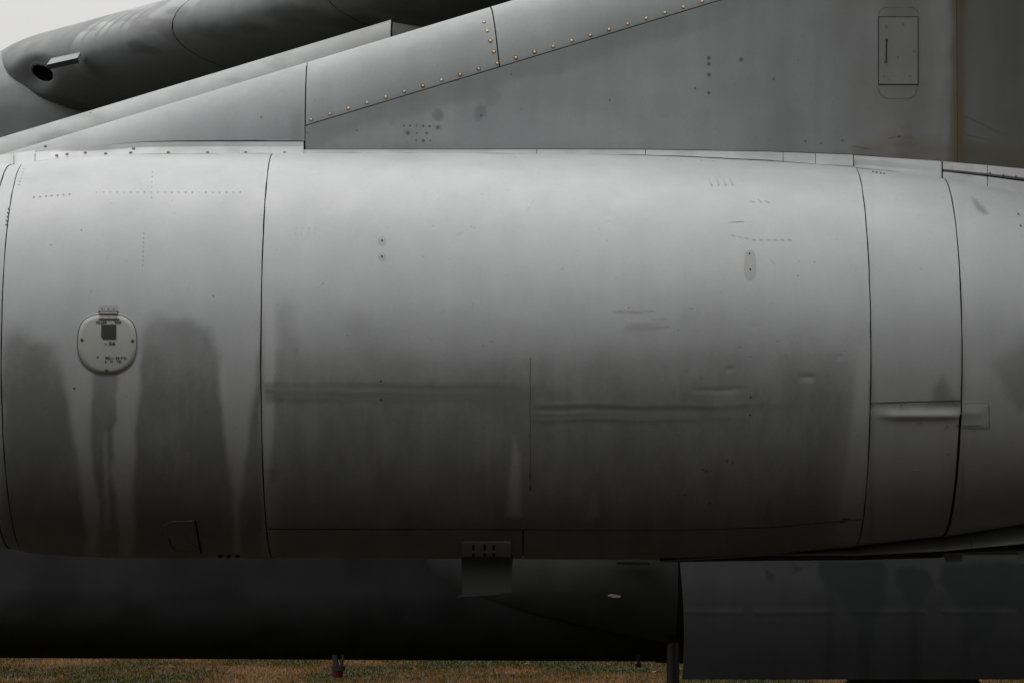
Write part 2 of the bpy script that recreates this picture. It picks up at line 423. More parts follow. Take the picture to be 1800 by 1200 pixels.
def stains(px, py):
    d = np.zeros(px.shape); l = np.zeros(px.shape); ru = np.zeros(px.shape)
    fade_b = 1.0
    D = [
     ([(4,610),(18,585),(34,578),(58,596),(95,606),(110,650),(118,700),(124,760),(140,830),(150,930),(150,1000),(2,1000)], 10, .95),
     ([(163,655),(206,655),(202,700),(206,738),(196,760),(200,800),(196,830),(204,870),(210,935),(214,1000),(172,1000),(175,880),(163,830),(160,720)], 5, .85),
     ([(252,585),(275,552),(302,566),(332,562),(368,580),(385,625),(388,690),(395,760),(402,800),(410,880),(412,1000),(234,1000),(236,850),(240,720),(247,630)], 7, .95),
     ([(452,640),(460,610),(462,1000),(420,1000),(424,880),(437,780)], 7, .9),
     ([(485,545),(498,529),(513,543),(517,580),(540,640),(540,860),(472,850),(480,760),(483,650)], 8, .7),
     ([(500,620),(545,605),(590,588),(622,560),(652,575),(700,602),(800,618),(935,610),(1100,600),(1250,592),(1400,585),(1490,600),(1506,640),(1500,700),(1482,850),(1466,935),(1470,1000),(476,1000),(476,850),(484,700)], 42, .8),
     ([(592,640),(600,575),(622,540),(640,545),(662,585),(690,640)], 14, .5),
     ([(1740,640),(1800,600),(1830,640),(1830,720),(1790,720)], 14, .6),
     ([(1640,690),(1660,660),(1672,690),(1688,704),(1688,712),(1640,712)], 10, .8),
    ]
    for i, (p, b, k) in enumerate(D):
        sf = 1.2 if i == 5 else 1.5
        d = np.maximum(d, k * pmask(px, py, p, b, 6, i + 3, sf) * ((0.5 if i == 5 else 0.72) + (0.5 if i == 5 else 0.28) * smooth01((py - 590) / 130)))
    Lt = [
     ([(904,765),(912,800),(917,908),(890,908),(895,840)], 6, .8),
     ([(1044,862),(1052,905),(1030,912)], 6, .5),
     ([(182,760),(189,758),(192,930),(183,930)], 4, .7),
     ([(1528,600),(1532,700),(1520,850),(1500,935),(1470,935),(1488,820),(1505,680),(1510,610)], 8, 1.0),
     ([(461,520),(482,520),(484,650),(478,780),(470,830),(463,780)], 6, .9),
    ]
    for i, (p, b, k) in enumerate(Lt):
        m = k * pmask(px, py, p, b, 3, i + 30)
        d = d * (1 - m); l = np.maximum(l, 0.35 * m)
    # rubbed grime along the creased waist of the long panel
    for (x0, x1, y, w, k) in ((462,1100,688,10,1.0),(462,760,678,5,.8),(462,1000,700,8,.9),(560,935,686,4,1.0),(934,1500,713,5,.9),(934,1420,722,4,.7),(934,1400,737,5,.95),(934,1300,729,3,.7),(934,1020,722,4,1.0),(1095,1180,575,8,.35),(1080,1150,549,3,.4),(462,520,828,5,.6)):
        m = np.exp(-((py - y - 3 * (vnoise(px / 60, px * 0, 8) - .5)) / w) ** 2) * smooth01((px - x0) / 6) * smooth01((x1 - px) / (0.55 * (x1 - x0)))
        d = d + (1.25 - d) * np.clip(k * m * (0.25 + 1.0 * vnoise(px / 60, py / 4, 4)), 0, 1) * .75
    d = d * (0.72 + 0.56 * vnoise(px / 34, py / 70, 36, 4)) * (0.90 + 0.2 * vnoise(px / 7, py / 7, 37, 2))
    l = np.maximum(l, 0.0)
    # faint tide mark above the dark areas, soot near the joints
    ru = np.maximum(ru, 0.45 * pmask(px, py, [(1708,346),(1716,350),(1730,366),(1737,376),(1730,378),(1718,368)], 4, 1.5, 60))
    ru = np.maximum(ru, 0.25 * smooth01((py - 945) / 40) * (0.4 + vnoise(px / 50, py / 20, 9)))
    for xs_ in (459, 1530, 1691):
        l = np.maximum(l, 0.0)
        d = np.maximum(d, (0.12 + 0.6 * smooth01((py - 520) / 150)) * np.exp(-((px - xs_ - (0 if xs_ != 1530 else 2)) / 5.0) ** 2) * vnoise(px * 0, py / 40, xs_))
    l = np.maximum(l, 0.25 * smooth01((vnoise(px / 90, py / 60, 21) - 0.62) / 0.2))
    stk = smooth01((vnoise(px / 8.0, py / 160, 35) - .52) / .2) * smooth01((py - 560) / 120)
    d = np.clip(d * (0.95 + 0.12 * (1 - stk)) + 0.035 * stk, 0, 1.3)
    return {'dark': np.clip(d, 0, 1.25), 'light': np.clip(l, 0, 1), 'rust': np.clip(ru, 0, 1)}
def creases(px, py):
    h = np.zeros(px.shape)
    for (x0, x1, y, a, w, sl) in ((934,1420,710,.0012,4,0.006),(934,1330,719,-.0013,4,0.008),(934,1080,726,.0012,3.5,0.01),(934,1280,736,.0014,4,0.002),(462,760,690,.0014,6,-.02),(600,935,682,-.0012,5,0.004),(462,640,700,.0010,5,0),
            (1215,1325,686,-.0024,4,-.02),(1400,1440,664,-.0034,5.5,0),(1465,1485,628,-.003,4.5,0),(1270,1296,648,-.003,4.5,0),(1318,1336,576,-.002,4,0),(1095,1170,568,.0010,9,0),
            (680,690,636,-.002,4,0)):
        yy = py - y - sl * (px - x0) - 5 * (vnoise(px / 70, 0 * px, 66, 2) - .5)
        h += a * np.exp(-(yy / w) ** 2) * smooth01((px - x0) / 14) * smooth01((x1 - px) / max(14, 0.4 * (x1 - x0)))
    h += 0.0016 * (vnoise(px / 210, py / 120, 71, 2) - 0.5) * 2 + 0.0006 * (vnoise(px / 45, py / 45, 72, 2) - .5)
    return h
def cowl(px0, px1, py0, py1, off=0.0, res=4.0, edge=None, extra=None, name='cowl_panel', mat='nacelle', label=None, gap=2.2):
    """a skin panel between two joints; px are silhouette columns, py0/py1 photograph rows on the skin (None = runs over the top / bottom)"""
    g = gap / 2
    t1 = R(112) if py0 is None else float(hit(0.5 * (px0 + px1), py0 + g)[1])
    t0 = R(-118) if py1 is None else float(hit(0.5 * (px0 + px1), py1 - g)[1])
    nu = max(8, int((px1 - px0) / res)); nv = max(8, int((t1 - t0) * 357 / res))
    pxs = np.linspace(px0 + g, px1 - g, nu)[:, None]; th = np.linspace(t0, t1, nv)[None, :]
    if edge is not None:
        k = (pxs - px0 - g) / (px1 - px0 - 2 * g); pxs = pxs + k * edge(th)
    kk_ = (pxs - pxs[:1]) / (pxs[-1:] - pxs[:1] + 1e-9)
    jit = lambda e: 1.3 * (vnoise(th * 9 + 40, th * 0 + e, int(abs(e)) % 97, 3) - .5)
    pxs = pxs + (1 - kk_) * jit(px0) + kk_ * jit(px1 + 31)
    X = Xp(pxs) + 0 * th; TH = th + 0 * X
    P = npoint(X, TH, off); qx, qy = proj(P)
    h = creases(qx, qy) if px0 > 400 else 0.0009 * (vnoise(qx / 180, qy / 110, 33, 2) - .5)
    if extra is not None: h = h + extra(qx, qy)
    P = P - ninward(X, TH) * h[..., None]
    o = grid_obj(name, P, M[mat], nac, ninward(X, TH), 0.013, stains(qx, qy))
    if label: o['label'] = label
    return o
cowl(-848, 20, None, None, 0.000, 9)
cowl(20, 44, None, None, -0.003, 4, name='joint_strap')
cowl(44, 480, None, None, 0.0)
cowl(480, 1502, None, 931, 0.001, res=3.0)
cowl(480, 919, 931, None, -0.002)
cowl(919, 1502, 931, None, -0.001)
cowl(1502, 1657, None, 708, -0.004)
def door_bulge(px, py):
    m = smooth01((px - 1532) / 50) * smooth01((1700 - px) / 30)
    return 0.0115 * np.exp(-((py - 730) / 6.5) ** 2) * (0.05 + 0.95 * m) - 0.003 * np.exp(-((py - 714) / 5.0) ** 2)
cowl(1502, 1657, 708, None, -0.004, extra=door_bulge, edge=lambda t: -2.6 * smooth01((R(-20) - t) / R(1.5)))
def pad_bulge(px, py):
    return 0.0025 * smooth01((1741 - px) / 5) * smooth01((py - 708) / 4) * smooth01((753 - py) / 4) + 0.003 * np.exp(-((py - 726) / 8.0) ** 2) * smooth01((1732 - px) / 10)
cowl(1657, 1950, None, None, -0.002, extra=pad_bulge, res=3.5)
cowl(1950, 2600, None, None, -0.002, 12)

def strip(name, pts, half, mat, off=0.0015, parent=None, seg=None):
    """thin band following the nacelle skin along photo points"""
    pts = np.array(pts, float); P = on_nac(pts[:, 0], pts[:, 1], off)
    d = np.gradient(P, axis=0); n = nac_normal(pts[:, 0], pts[:, 1])
    sd_ = np.cross(d, n); sd_ /= np.linalg.norm(sd_, axis=1)[:, None]
    half = np.asarray(half, float) * S * np.ones(len(P))
    V = np.stack([P - sd_ * half[:, None], P + sd_ * half[:, None]], 1)
    return grid_obj(name, V, M[mat], parent or nac)
# lap joint half way along the long panel
yy = np.linspace(628, 862, 40)
strip('lap_joint', np.stack([932 + 0 * yy + 0.3 * np.sin(yy / 9), yy], -1), 0.5 + 0.9 * smooth01((yy - 815) / 20) * (np.sin(yy * 1.3) > -.4), 'seam')
# latch pad outline on the aft cowl
for pts in ([(1693,708.5),(1738,708.5)], [(1693,752.5),(1738,754)], [(1738,709),(1739,753)], [(1693,748),(1724,747)]):
    a = np.linspace(0, 1, 8)[:, None]; strip('latch_pad_edge', np.array(pts[0]) * (1 - a) + np.array(pts[1]) * a, 0.45, 'seam', 0.0045)

# ---- filler door
def polar_patch(name, cx, cy, fr, mat, off, parent=None, rings=8, seg=64, hole=0.0, dome=0.0, rim=0.0):
    t = np.linspace(0, 2 * math.pi, seg + 1); rr = np.linspace(hole, 1, rings)
    bx, by = fr(t)
    px = cx + rr[:, None] * bx; py = cy + rr[:, None] * by
    X, th = hit(px, py); o = off + dome * (1 - rr[:, None] ** 2) + 0 * X + ((creases(px, py) + 0.001) if cx > 480 else 0.0)
    P = npoint(X, th, 0.0) - ninward(X, th) * np.asarray(o)[..., None]
    if rim: P = np.concatenate([P, (P[-1] + ninward(X[-1], th[-1]) * rim)[None]], 0)
    return grid_obj(name, P, M[mat], parent or nac, attrs=None)
def door_shape(scale):
    def f(t):
        c, s = np.cos(t), np.sin(t)
        n = np.where(s > 0, 2.25, 3.0)
        r = (np.abs(c) ** n + np.abs(s) ** n) ** (-1 / n)
        return 52 * scale * r * c, 52.5 * scale * r * s
    return f
polar_patch('door_surround', 188.5, 605, door_shape(1.045), 'primer', 0.0016, rings=3, hole=0.93, rim=0.003)
polar_patch('door_seal', 188.5, 605, door_shape(1.012), 'seam', 0.0022, rings=3, hole=0.9)
polar_patch('filler_door', 188.5, 605, door_shape(0.982), 'door', 0.0030, dome=0.0010, rim=0.002)['label'] = 'pale round-cornered filler door with black stencil square'
def rect_on_nac(name, x0, y0, x1, y1, mat, off, nx=6, ny=6, rim=0.002, parent=None):
    px, py = np.meshgrid(np.linspace(x0, x1, nx), np.linspace(y0, y1, ny), indexing='ij')
    X, th = hit(px, py)
    return grid_obj(name, npoint(X, th, off), M[mat], parent or nac, ninward(X, th), rim)
def circ(r): return lambda t: (r * np.cos(t), r * np.sin(t))
rect_on_nac('hinge_plate', 174, 537, 207, 548.5, 'primer', 0.003)
rect_on_nac('hinge_leaf', 175.5, 549, 206, 555.5, 'bare', 0.0085)
rect_on_nac('hinge_leaf', 175.5, 556.2, 205, 560.0, 'bare', 0.0082)
m = MB(); m.tube(on_nac(174.5, 552.6, 0.009), on_nac(207, 552.6, 0.009), 0.0035, seg=8); m.build('hinge_pin', M['steel'], nac)
rect_on_nac('hinge_gap', 173.5, 547.2, 208, 549, 'gap', 0.0056, rim=0.003)
rect_on_nac('hinge_gap', 174, 560.4, 210, 562.4, 'seam', 0.0078, rim=0.003)
for x in (180, 190.5, 200.5): polar_patch('rivet', x, 543.5, circ(1.2), 'ink', 0.0045, rings=3, seg=10)
for x, y in ((144.2, 597.5), (233.5, 599), (188, 651)): 
    polar_patch('screw', x, y, circ(2.8), 'rust', 0.0058, rings=4, seg=16, rim=0.002)
# black stencil square with its notched corner
rect_on_nac('stencil_square', 181, 571, 204.6, 597.2, 'ink', 0.0055, 4, 8, 0.0)
rect_on_nac('stencil_square', 178.2, 571, 181.0, 593.6, 'ink', 0.0055, 3, 8, 0.0)
def lettering(text, x, y, h, name='lettering', spacing=1.0, w=None):
    cu = bpy.data.curves.new('t', 'FONT'); cu.body = text; cu.size = 1.0; cu.space_character = spacing; cu.resolution_u = 2; cu.offset = 0.03
    ob = bpy.data.objects.new('t', cu); COL.objects.link(ob)
    dg = bpy.context.evaluated_depsgraph_get()
    me = bpy.data.meshes.new_from_object(ob.evaluated_get(dg))
    bpy.data.objects.remove(ob)
    V = np.array([v.co[:] for v in me.vertices]); F = [list(p.vertices) for p in me.polygons]
    wx = V[:, 0].max() - V[:, 0].min(); k = h / 0.70
    kx = (w / wx) if w else k
    P = on_nac(x + (V[:, 0] - V[:, 0].min()) * kx, y - V[:, 1] * k, 0.0060)
    return mesh_obj(name, P, F, M['ink'], nac, smooth=False)
lettering('FILLER', 169.5, 569.2, 4.6, w=19)
lettering('_ 5S8', 194.5, 569.2, 4.6, w=18.5)
lettering('- 56', 184.5, 607.2, 6.4, w=18.5)
lettering('P', 170.5, 630.5, 4.2)
lettering('MIL--', 185.5, 631, 4.2, w=14.5)
lettering('26 F D', 203.5, 631.2, 4.2, w=19)
lettering('6', 184.8, 637.5, 4.2)
lettering('H', 194.5, 636.8, 4.0)
lettering('TS', 205.5, 637.8, 4.2, w=7.5)

# ---- fasteners with grey primer patches on the long panel
for (x, y, r) in ((671.5, 423.5, 7.5), (671.5, 451.5, 7)): polar_patch('primer_patch', x, y, circ(r), 'primer', 0.0006, rings=6, seg=24)
def slot_shape(t):
    c, s = np.cos(t), np.sin(t); n = 2.8
    r = (np.abs(c) ** n + np.abs(s) ** n) ** (-1 / n)
    return 11.2 * r * c * (0.92 + 0.08 * np.abs(np.sin(t))) , 26 * r * s
polar_patch('primer_patch', 1318.5, 466, slot_shape, 'primer', 0.0006, rings=8, seg=40)
for (x, y) in ((671.8,423),(671.5,451),(1317.5,446),(1319,474),(669.5,670),(669.3,702.5),(1319.5,698),(1318.5,729),(130.5,682.5)):
    polar_patch('fastener', x, y, circ(1.7), 'gap', 0.0016, rings=3, seg=10)
# rows of flush rivets, too small to pick apart
m = MB()
def rv(px, py, r=1.5, e=1.0, off=0.0006):
    m.disc(on_nac(px, py, off), nac_normal(px, py), r * S, 0.0006, 7)
for i in range(7): rv(60 + i * 10.4, 346.5 - i * 0.85, 2.0)
for i in range(22): rv(170 + i * 12.0, 338.0 - 0.2 * math.sin(i), 1.0 + 0.6 * rng.random())
for i in range(6): rv(268 - i * 0.4, 302 + i * 9, 1.1)
for i in range(8): rv(253 - i * 0.3, 410 + i * 8, 0.9 + .4 * rng.random())
for i in range(6): rv(41.5 - i * 1.6, 297 + i * 5.5, 1.5)
for i in range(5): rv(15.5 - i * 1.1, 366 + i * 7, 2.0)
for i in range(34):
    if rng.random() < .85: rv(500 + i * 29 + (8 if i % 2 else 0), 277.2 + max(0, (500 + i * 29 - 1050)) * 0.030, 1.3 + rng.random() * .5)
for (x, y) in ((1535,301),(1541,302),(1548,303.2),(1554,304)): rv(x, y, 1.9)
for (x, y) in ((1535,711),(1584,712),(1632.5,710),(1681,708),(1617,742),(1665,748),(1683,746),(1668,796),(1790,376),(1794,396),(1612,827)): rv(x, y, 1.9, off=0.004)
for (x, y) in ((905,820),(560,505),(568,498),(610,590),(850,608),(1192,580),(1105,541),(1230,528),(1366,600),(1300,610),(1404,459),(1403,484),(1432,460),(1440,328),(1246,885),(1238,828),(966,397),(627,408),(1050,375),(1062,362),(90,430),(143,404),(375,520),(160,512)): rv(x, y, 0.9 + rng.random() * .8)
m.build('rivet_rows', M['flush'], nac, kind='stuff')
# faint scuffs and rubbed-out chalk marks
m = MB()
def scuff(x0, y0, x1, y1, w=0.8):
    a, b = np.array([x0, y0], float), np.array([x1, y1], float); n = np.array([-(b - a)[1], (b - a)[0]]); n = n / (np.linalg.norm(n) + 1e-9) * w
    q = np.array([a - n * .3, b - n, b + n, a + n * .3]); m.add(on_nac(q[:, 0], q[:, 1], 0.0018), [(0, 1, 2, 3)])
for i, x in enumerate((517, 528, 540, 552)): scuff(x, 402, x + 5, 401, 1); scuff(x + 4, 402, x + 1.5, 413, .7)
for i, x in enumerate((1246, 1259, 1271, 1283)): scuff(x, 313, x + 5, 326, 1.5)
for i in range(9): scuff(1284 + i * 12.5, 413 + min(i, 3) * 2.6, 1291 + i * 12.5, 414.5 + min(i, 3) * 2.6, 1.6)
for i in range(3): scuff(1318 + i * 13, 353 - (i % 2) * 4, 1326 + i * 13, 356, 1)
for (a, b, c, d) in ((933,362,938,352),(926,370,932,363),(1058,360,1069,360),(1049,376,1053,371),(1062,363,1069,360),(1281,391,1308,389),(760,430,765,448),(800,415,814,408),(795,452,800,470),(1352,452,1362,465),(623,405,630,404),(628,410,626,404),(740,580,760,600),(775,552,782,545),(830,548,832,532),(1078,548,1095,546),(1105,548,1128,550),(1136,547,1152,546),(1095,565,1170,560),(1112,578,1178,574)): scuff(a, b, c, d, .9)
m.build('scuff_marks', M['scuff'], nac, kind='stuff')
# dark peeling spots low on the long panel
for (x, y, w, h) in ((1236,825,3,1.6),(1242,827.5,4,2),(1250,827,2.6,1.4),(1278,811,2.6,4),(1288,812,1.6,4.5),(1480,917,5,2.2),(1487,912,6,2.4),(1247,884,2.5,2.2),(1204,870,3.5,1.4)):
    sd0 = float(x % 7)
    polar_patch('peeled_spot', x, y, (lambda w, h, q: lambda t: (w * np.cos(t) * (1 + .3 * np.sin(3 * t + q) + .2 * np.sin(7 * t + q)), h * np.sin(t) * (1 + .3 * np.cos(4 * t + q) + .2 * np.sin(6 * t))))(w, h, sd0), 'rivet', 0.0006, rings=3, seg=18)

# small access flap low on the front cowl, standing slightly open at its aft edge
def flap():
    t = np.linspace(0, 1, 30)
    out = [(348,914),(300,916),(285,924),(277,940),(284,952),(308,962),(312,966),(352,966)]
    out = np.array(out, float); k = np.linspace(0, len(out) - 1, 40); bx = np.interp(k, np.arange(len(out)), out[:, 0]); by = np.interp(k, np.arange(len(out)), out[:, 1])
    cx, cy = 318, 940
    rr = np.linspace(0, 1, 6)[:, None]; px = cx + rr * (bx - cx); py = cy + rr * (by - cy)
    X, th = hit(px, py); lift = 0.0025 + 0 * px
    P = npoint(X, th) - ninward(X, th) * lift[..., None]
    grid_obj('access_flap', P, M['nacelle'], nac, ninward(X, th), 0.006, attrs=stains(px, py))
    strip('flap_gap', [(308,966),(320,966.5),(336,966.5),(352,966)], .8, 'gap', 0.004); strip('flap_gap', [(297,944),(300,955),(308,966)], .7, 'gap', 0.004)
    strip('flap_gap', np.stack([np.linspace(343, 354, 14), np.linspace(912, 972, 14)], -1), 1.7, 'gap', 0.003)
flap()
for x in (387, 402, 418): rect_on_nac('drain_slot', x - 4, 974, x + 4, 979, 'gap', 0.002, 4, 4, 0.0)
# louvre plate above the bracket
rect_on_nac('bracket_plate', 812, 951, 898, 979, 'nacelle', 0.005, 12, 6, 0.006)
for x in (832, 852, 868): rect_on_nac('plate_slot', x - 2, 955, x + 2, 964, 'gap', 0.0065, 3, 4, 0); rect_on_nac('plate_slot', x - 2, 970, x + 2, 976, 'gap', 0.0065, 3, 4, 0)
# drain mast hanging below the cowl
y0, y1 = -0.16, -0.06
a = at([810, 902, 898, 812, 810], [972, 972, 1041, 1046, 1046], y0)
m = MB()
m.hexa([at(812, 1045, y0), at(899, 1040, y0), at(899, 1038, y1), at(812, 1043, y1), at(811, 965, y0), at(902, 965, y0), at(902, 965, y1), at(811, 965, y1)])
m.hexa([at(804, 1049, y0 - .03), at(880, 1044, y0 - .02), at(880, 1043, y0), at(806, 1047, y0), at(806, 1046.5, y0 - .03), at(880, 1041.5, y0 - .02), at(880, 1041.5, y0), at(811, 1043, y0)])
m.build('drain_mast', M['gear_door'], nac)['label'] = 'short grey sheet-metal drain mast under the nacelle'

# ------------------------------------------------------------------ pylon
YF, HT = 0.05, 0.20                            # near face and half thickness
YC = YF + HT
A_N = 0.292                                    # nose length square to the leading edge
LE0 = at(0, 273, YC); LE1 = at(900, 1.6, YC)
SL = (LE1[2] - LE0[2]) / (LE1[0] - LE0[0]); ALPHA = math.atan(SL)
def le_z(X, off=0.0): return LE0[2] + (X - LE0[0]) * SL - off / math.cos(ALPHA)
def pyl_y(d):
    q = np.clip(1 - d / A_N, 0, 1); return YC - HT * np.sqrt(np.clip(1 - q * q, 0, 1))
def pyl_point(X, d, sink=0.0): 
    """d = distance square to the leading edge, measured down the side"""
    return np.stack([X, pyl_y(d) + sink, le_z(X, d)], -1)
def Xf(px): return (np.asarray(px, float) - 900) * ((17.0 + YF) / FPX)
def zf(px, py): return at(np.asarray(px, float), np.asarray(py, float), np.full(np.shape(px), YF))[..., 2]
BASE = np.array([(-60,278),(40,270),(100,262),(180,255),(250,249.5),(320,248.5),(534,248.5),(534.4,262.5),(1000,262),(1130,262.5),(1350,266),(1500,271.5),(1800,297),(2300,345),(3800,480)], float)
def base_z(X):
    px = X / ((17.0 + YF) / FPX) + 900
    return zf(px, np.interp(px, BASE[:, 0], BASE[:, 1]))
def pyl_stains_shade(px, py):
    d = np.zeros(px.shape); l = np.zeros(px.shape); ru = np.zeros(px.shape)
    line = 215 - 0.2985 * (px - 534)
    below = py - line
    d = np.maximum(d, 0.32 * smooth01((below + 2) / 4) * smooth01((55 + 40 * (vnoise(px / 70, py / 200, 2) - .5) - below) / 22) * (px > 536))
    l = np.maximum(l, 0.30 * smooth01((below - 45) / 30) * smooth01((vnoise(px / 110, py / 70, 12) - .40) / .2) * smooth01((1480 - px) / 100))
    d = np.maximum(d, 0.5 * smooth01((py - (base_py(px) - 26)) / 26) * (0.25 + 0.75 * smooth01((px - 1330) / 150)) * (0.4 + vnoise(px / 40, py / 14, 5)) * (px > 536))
    d = np.maximum(d, 0.95 * pmask(px, py, [(1672,-10),(1694,-10),(1697,180),(1702,240),(1760,250),(1830,262),(1830,320),(1664,320),(1662,240),(1668,160)], 8, 4, 40))
    ru = np.maximum(ru, 0.95 * pmask(px, py, [(1674,-10),(1698,-10),(1695,60),(1694,160),(1699,290),(1668,290),(1672,120)], 9, 5, 41))
    ru = ru * (0.45 + 0.7 * vnoise(px / 7, py / 60, 46))
    ru = np.maximum(ru, 0.35 * pmask(px, py, [(1500,262),(1560,240),(1640,246),(1830,270),(1830,320),(1500,300)], 14, 6, 42) * (0.4 + vnoise(px / 30, py / 9, 43)))
    # wet-looking tide lines: lighter lower patch, darker rubbed ovals
    d = np.maximum(d, 0.35 * pmask(px, py, [(540,226),(600,208),(640,214),(620,236),(560,240)], 12, 5, 44))
    l = np.maximum(l, 0.35 * pmask(px, py, [(700,190),(770,178),(800,182),(814,210),(812,250),(700,252),(640,252),(660,226)], 9, 5, 45))
    for (x, y, r, k) in ((770,202,9,.6),(770,224,4,.6),(716,232,4,.7),(846,195,10,.45),(844,150,6,.3),(840,205,7,.45),(690,212,7,.3),(1300,88,12,.25),(1500,22,10,.25),(1470,70,12,.18),(865,170,14,.25)):
        d = np.maximum(d, k * smooth01((r - np.hypot(px - x, (py - y) * .8)) / 4 + .5))
    d = np.maximum(d, 0.92 * smooth01((px - 1120) / 500) * (0.55 + 0.9 * (vnoise(px / 55, py / 260, 47) - .2)))  # wing's shade painted in as streaky tone, darker towards the aft end
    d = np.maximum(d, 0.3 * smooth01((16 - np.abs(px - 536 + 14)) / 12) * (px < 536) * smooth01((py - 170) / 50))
    return {'dark': np.clip(d, 0, 1), 'light': np.clip(l, 0, 1), 'rust': np.clip(ru, 0, 1)}
def base_py(px): return np.interp(px, BASE[:, 0], BASE[:, 1])
def d_rows(dmax, d0, nv):
    """rows from d0 to dmax, dense over the nose"""
    w = np.linspace(0, 1, nv)
    return w
def pyl_panel(name, px0, px1, d0, d1, parent, nu=None, nv=40, edge0=None, edge1=None, base=False, wrap=False, sink=0.0, xoff=None, attrs=True, label=None, gap=2.2, mat='pylon'):
    g = gap / 2
    nu = nu or max(6, int((px1 - px0) / 5))
    k = np.linspace(0, 1, nu)[:, None]; v = np.linspace(0, 1, nv)[None, :]
    gm = g * 0.00239
    if wrap:          # leading-edge skin: parameter is the nose angle, starting round the far side
        ph0 = R(-75); ph1 = math.acos(max(-1, 1 - min(d1 - gm, A_N * 0.9999) / A_N))
        ph = ph0 + (ph1 - ph0) * v
        d = A_N * (1 - np.cos(ph)); yy = YC - HT * np.sin(ph)
    else:
        d = None
    e0 = edge0(v) if edge0 else 0 * v; e1 = edge1(v) if edge1 else 0 * v
    px = (px0 + g + e0) * (1 - k) + (px1 - g + e1) * k
    X = Xf(px) + 0 * v
    if wrap:
        D = d + 0 * X; Y = yy + 0 * X
        Z = le_z(X, D)
        if base: Z = np.maximum(Z, base_z(X) + 0.001)
    else:
        dl = d0 + gm if d0 > 0 else 0.0
        dmax = (le_z(X) - base_z(X)) * math.cos(ALPHA) - gm if d1 is None else (d1 - gm) + 0 * X
        if d0 == 0 and d1 is None:     # whole side: dense rows over the nose
            dm = np.maximum(dmax, 0.002)
            an = np.minimum(dm, A_N * 0.995); phm = np.arccos(1 - an / A_N)
            D1 = A_N * (1 - np.cos(phm * np.clip(v / 0.6, 0, 1))); D2 = (dm - an) * np.clip((v - .6) / .4, 0, 1)
            D = D1 + D2
        else:
            D = dl + (dmax - dl) * v
        Z = le_z(X, D); Y = pyl_y(D)
    P = np.stack([X, Y + sink, Z], -1)
    qx, qy = proj(P)
    wob = 0.0012 * (vnoise(qx / 170, qy / 110, 55, 2) - .5) * 2
    P[..., 1] -= wob
    inn = np.zeros(P.shape); inn[..., 1] = 1.0
    o = grid_obj(name, P, M[mat], parent, inn, 0.012, pyl_stains_shade(qx, qy) if attrs else None)
    if label: o['label'] = label
    return o
# core of the pylon, closed front and back, reaching up to the wing
pxs = np.linspace(-40, 2700, 120)[:, None]; X = Xf(pxs)
ph = np.linspace(R(-90), R(90), 25)[None, :]
D = A_N * (1 - np.cos(ph)) + 0.012 + 0 * X; Zc = np.maximum(le_z(X, D), base_z(X) - 0.03); Yc_ = YC - (HT - 0.012) * np.sin(ph) + 0 * X
Pc = np.concatenate([np.stack([X + 0 * ph, Yc_, Zc], -1), np.stack([X, X * 0 + YC - HT + 0.012, base_z(X) - 0.03], -1)], 1)
Pc = np.concatenate([np.stack([X, X * 0 + YC + HT - 0.012, base_z(X) - 0.03], -1), Pc], 1)
pyl = grid_obj('engine_pylon', Pc, M['gap'], AC)
pyl['label'] = 'grey engine pylon sloping up from the nacelle with a line of brass fasteners'
D_R = 0.2795                                   # fastener line
pyl_panel('pylon_skin_panel', -20, 535, 0.0, None, pyl, nv=60)
pyl_panel('leading_edge_panel', 535, 864, 0, D_R, pyl, wrap=True, nv=48, edge1=lambda v: -12 + 26 * v ** 1.5)
pyl_panel('leading_edge_panel', 864, 1420, 0, D_R, pyl, wrap=True, nv=48, edge0=lambda v: -12 + 26 * v ** 1.5)
pyl_panel('leading_edge_panel', 1420, 2700, 0, D_R, pyl, wrap=True, nv=30, nu=60)
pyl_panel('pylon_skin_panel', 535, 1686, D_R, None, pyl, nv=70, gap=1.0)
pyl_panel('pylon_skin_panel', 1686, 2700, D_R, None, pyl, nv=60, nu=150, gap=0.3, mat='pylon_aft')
def on_pyl(px, py, off=0.002):
    Y = YF
    for _ in range(12):
        P = at(px, py, Y); d = (le_z(P[0]) - P[2]) * math.cos(ALPHA); Y = 0.5 * Y + 0.5 * float(pyl_y(np.array(d)))
    P = at(px, py, Y); P[1] -= off; return P
def pyl_normal(px, py):
    a = on_pyl(px, py, 0); b = on_pyl(px + 1, py, 0); c = on_pyl(px, py - 1, 0); n = np.cross(b - a, c - a); return n / np.linalg.norm(n) * (-1 if n[1] > 0 else 1)
# brass fasteners, each one a part
fast_mesh = None
spots = [(547 + i * 32.72, 209.8 - i * 9.86) for i in range(27)] + [(851, 39), (856.3, 54.5), (862, 72), (868, 91)]
for i, (x, y) in enumerate(spots):
    if y < -40: continue
    big = 1.0 if rng.random() < .7 else 1.25
    k = MB(); k.disc(on_pyl(x, y, 0.001), pyl_normal(x, y), 3.3 * big * S, 0.0006, 12); kk = k.build('fastener_ring', M['rust'], pyl)
    k = MB(); k.disc(on_pyl(x, y, 0.002), pyl_normal(x, y), (2.2 + 0.5 * rng.random()) * S, 0.0012, 12, 0.0004); k.build('brass_fastener', M['brass'], pyl, smooth=True)
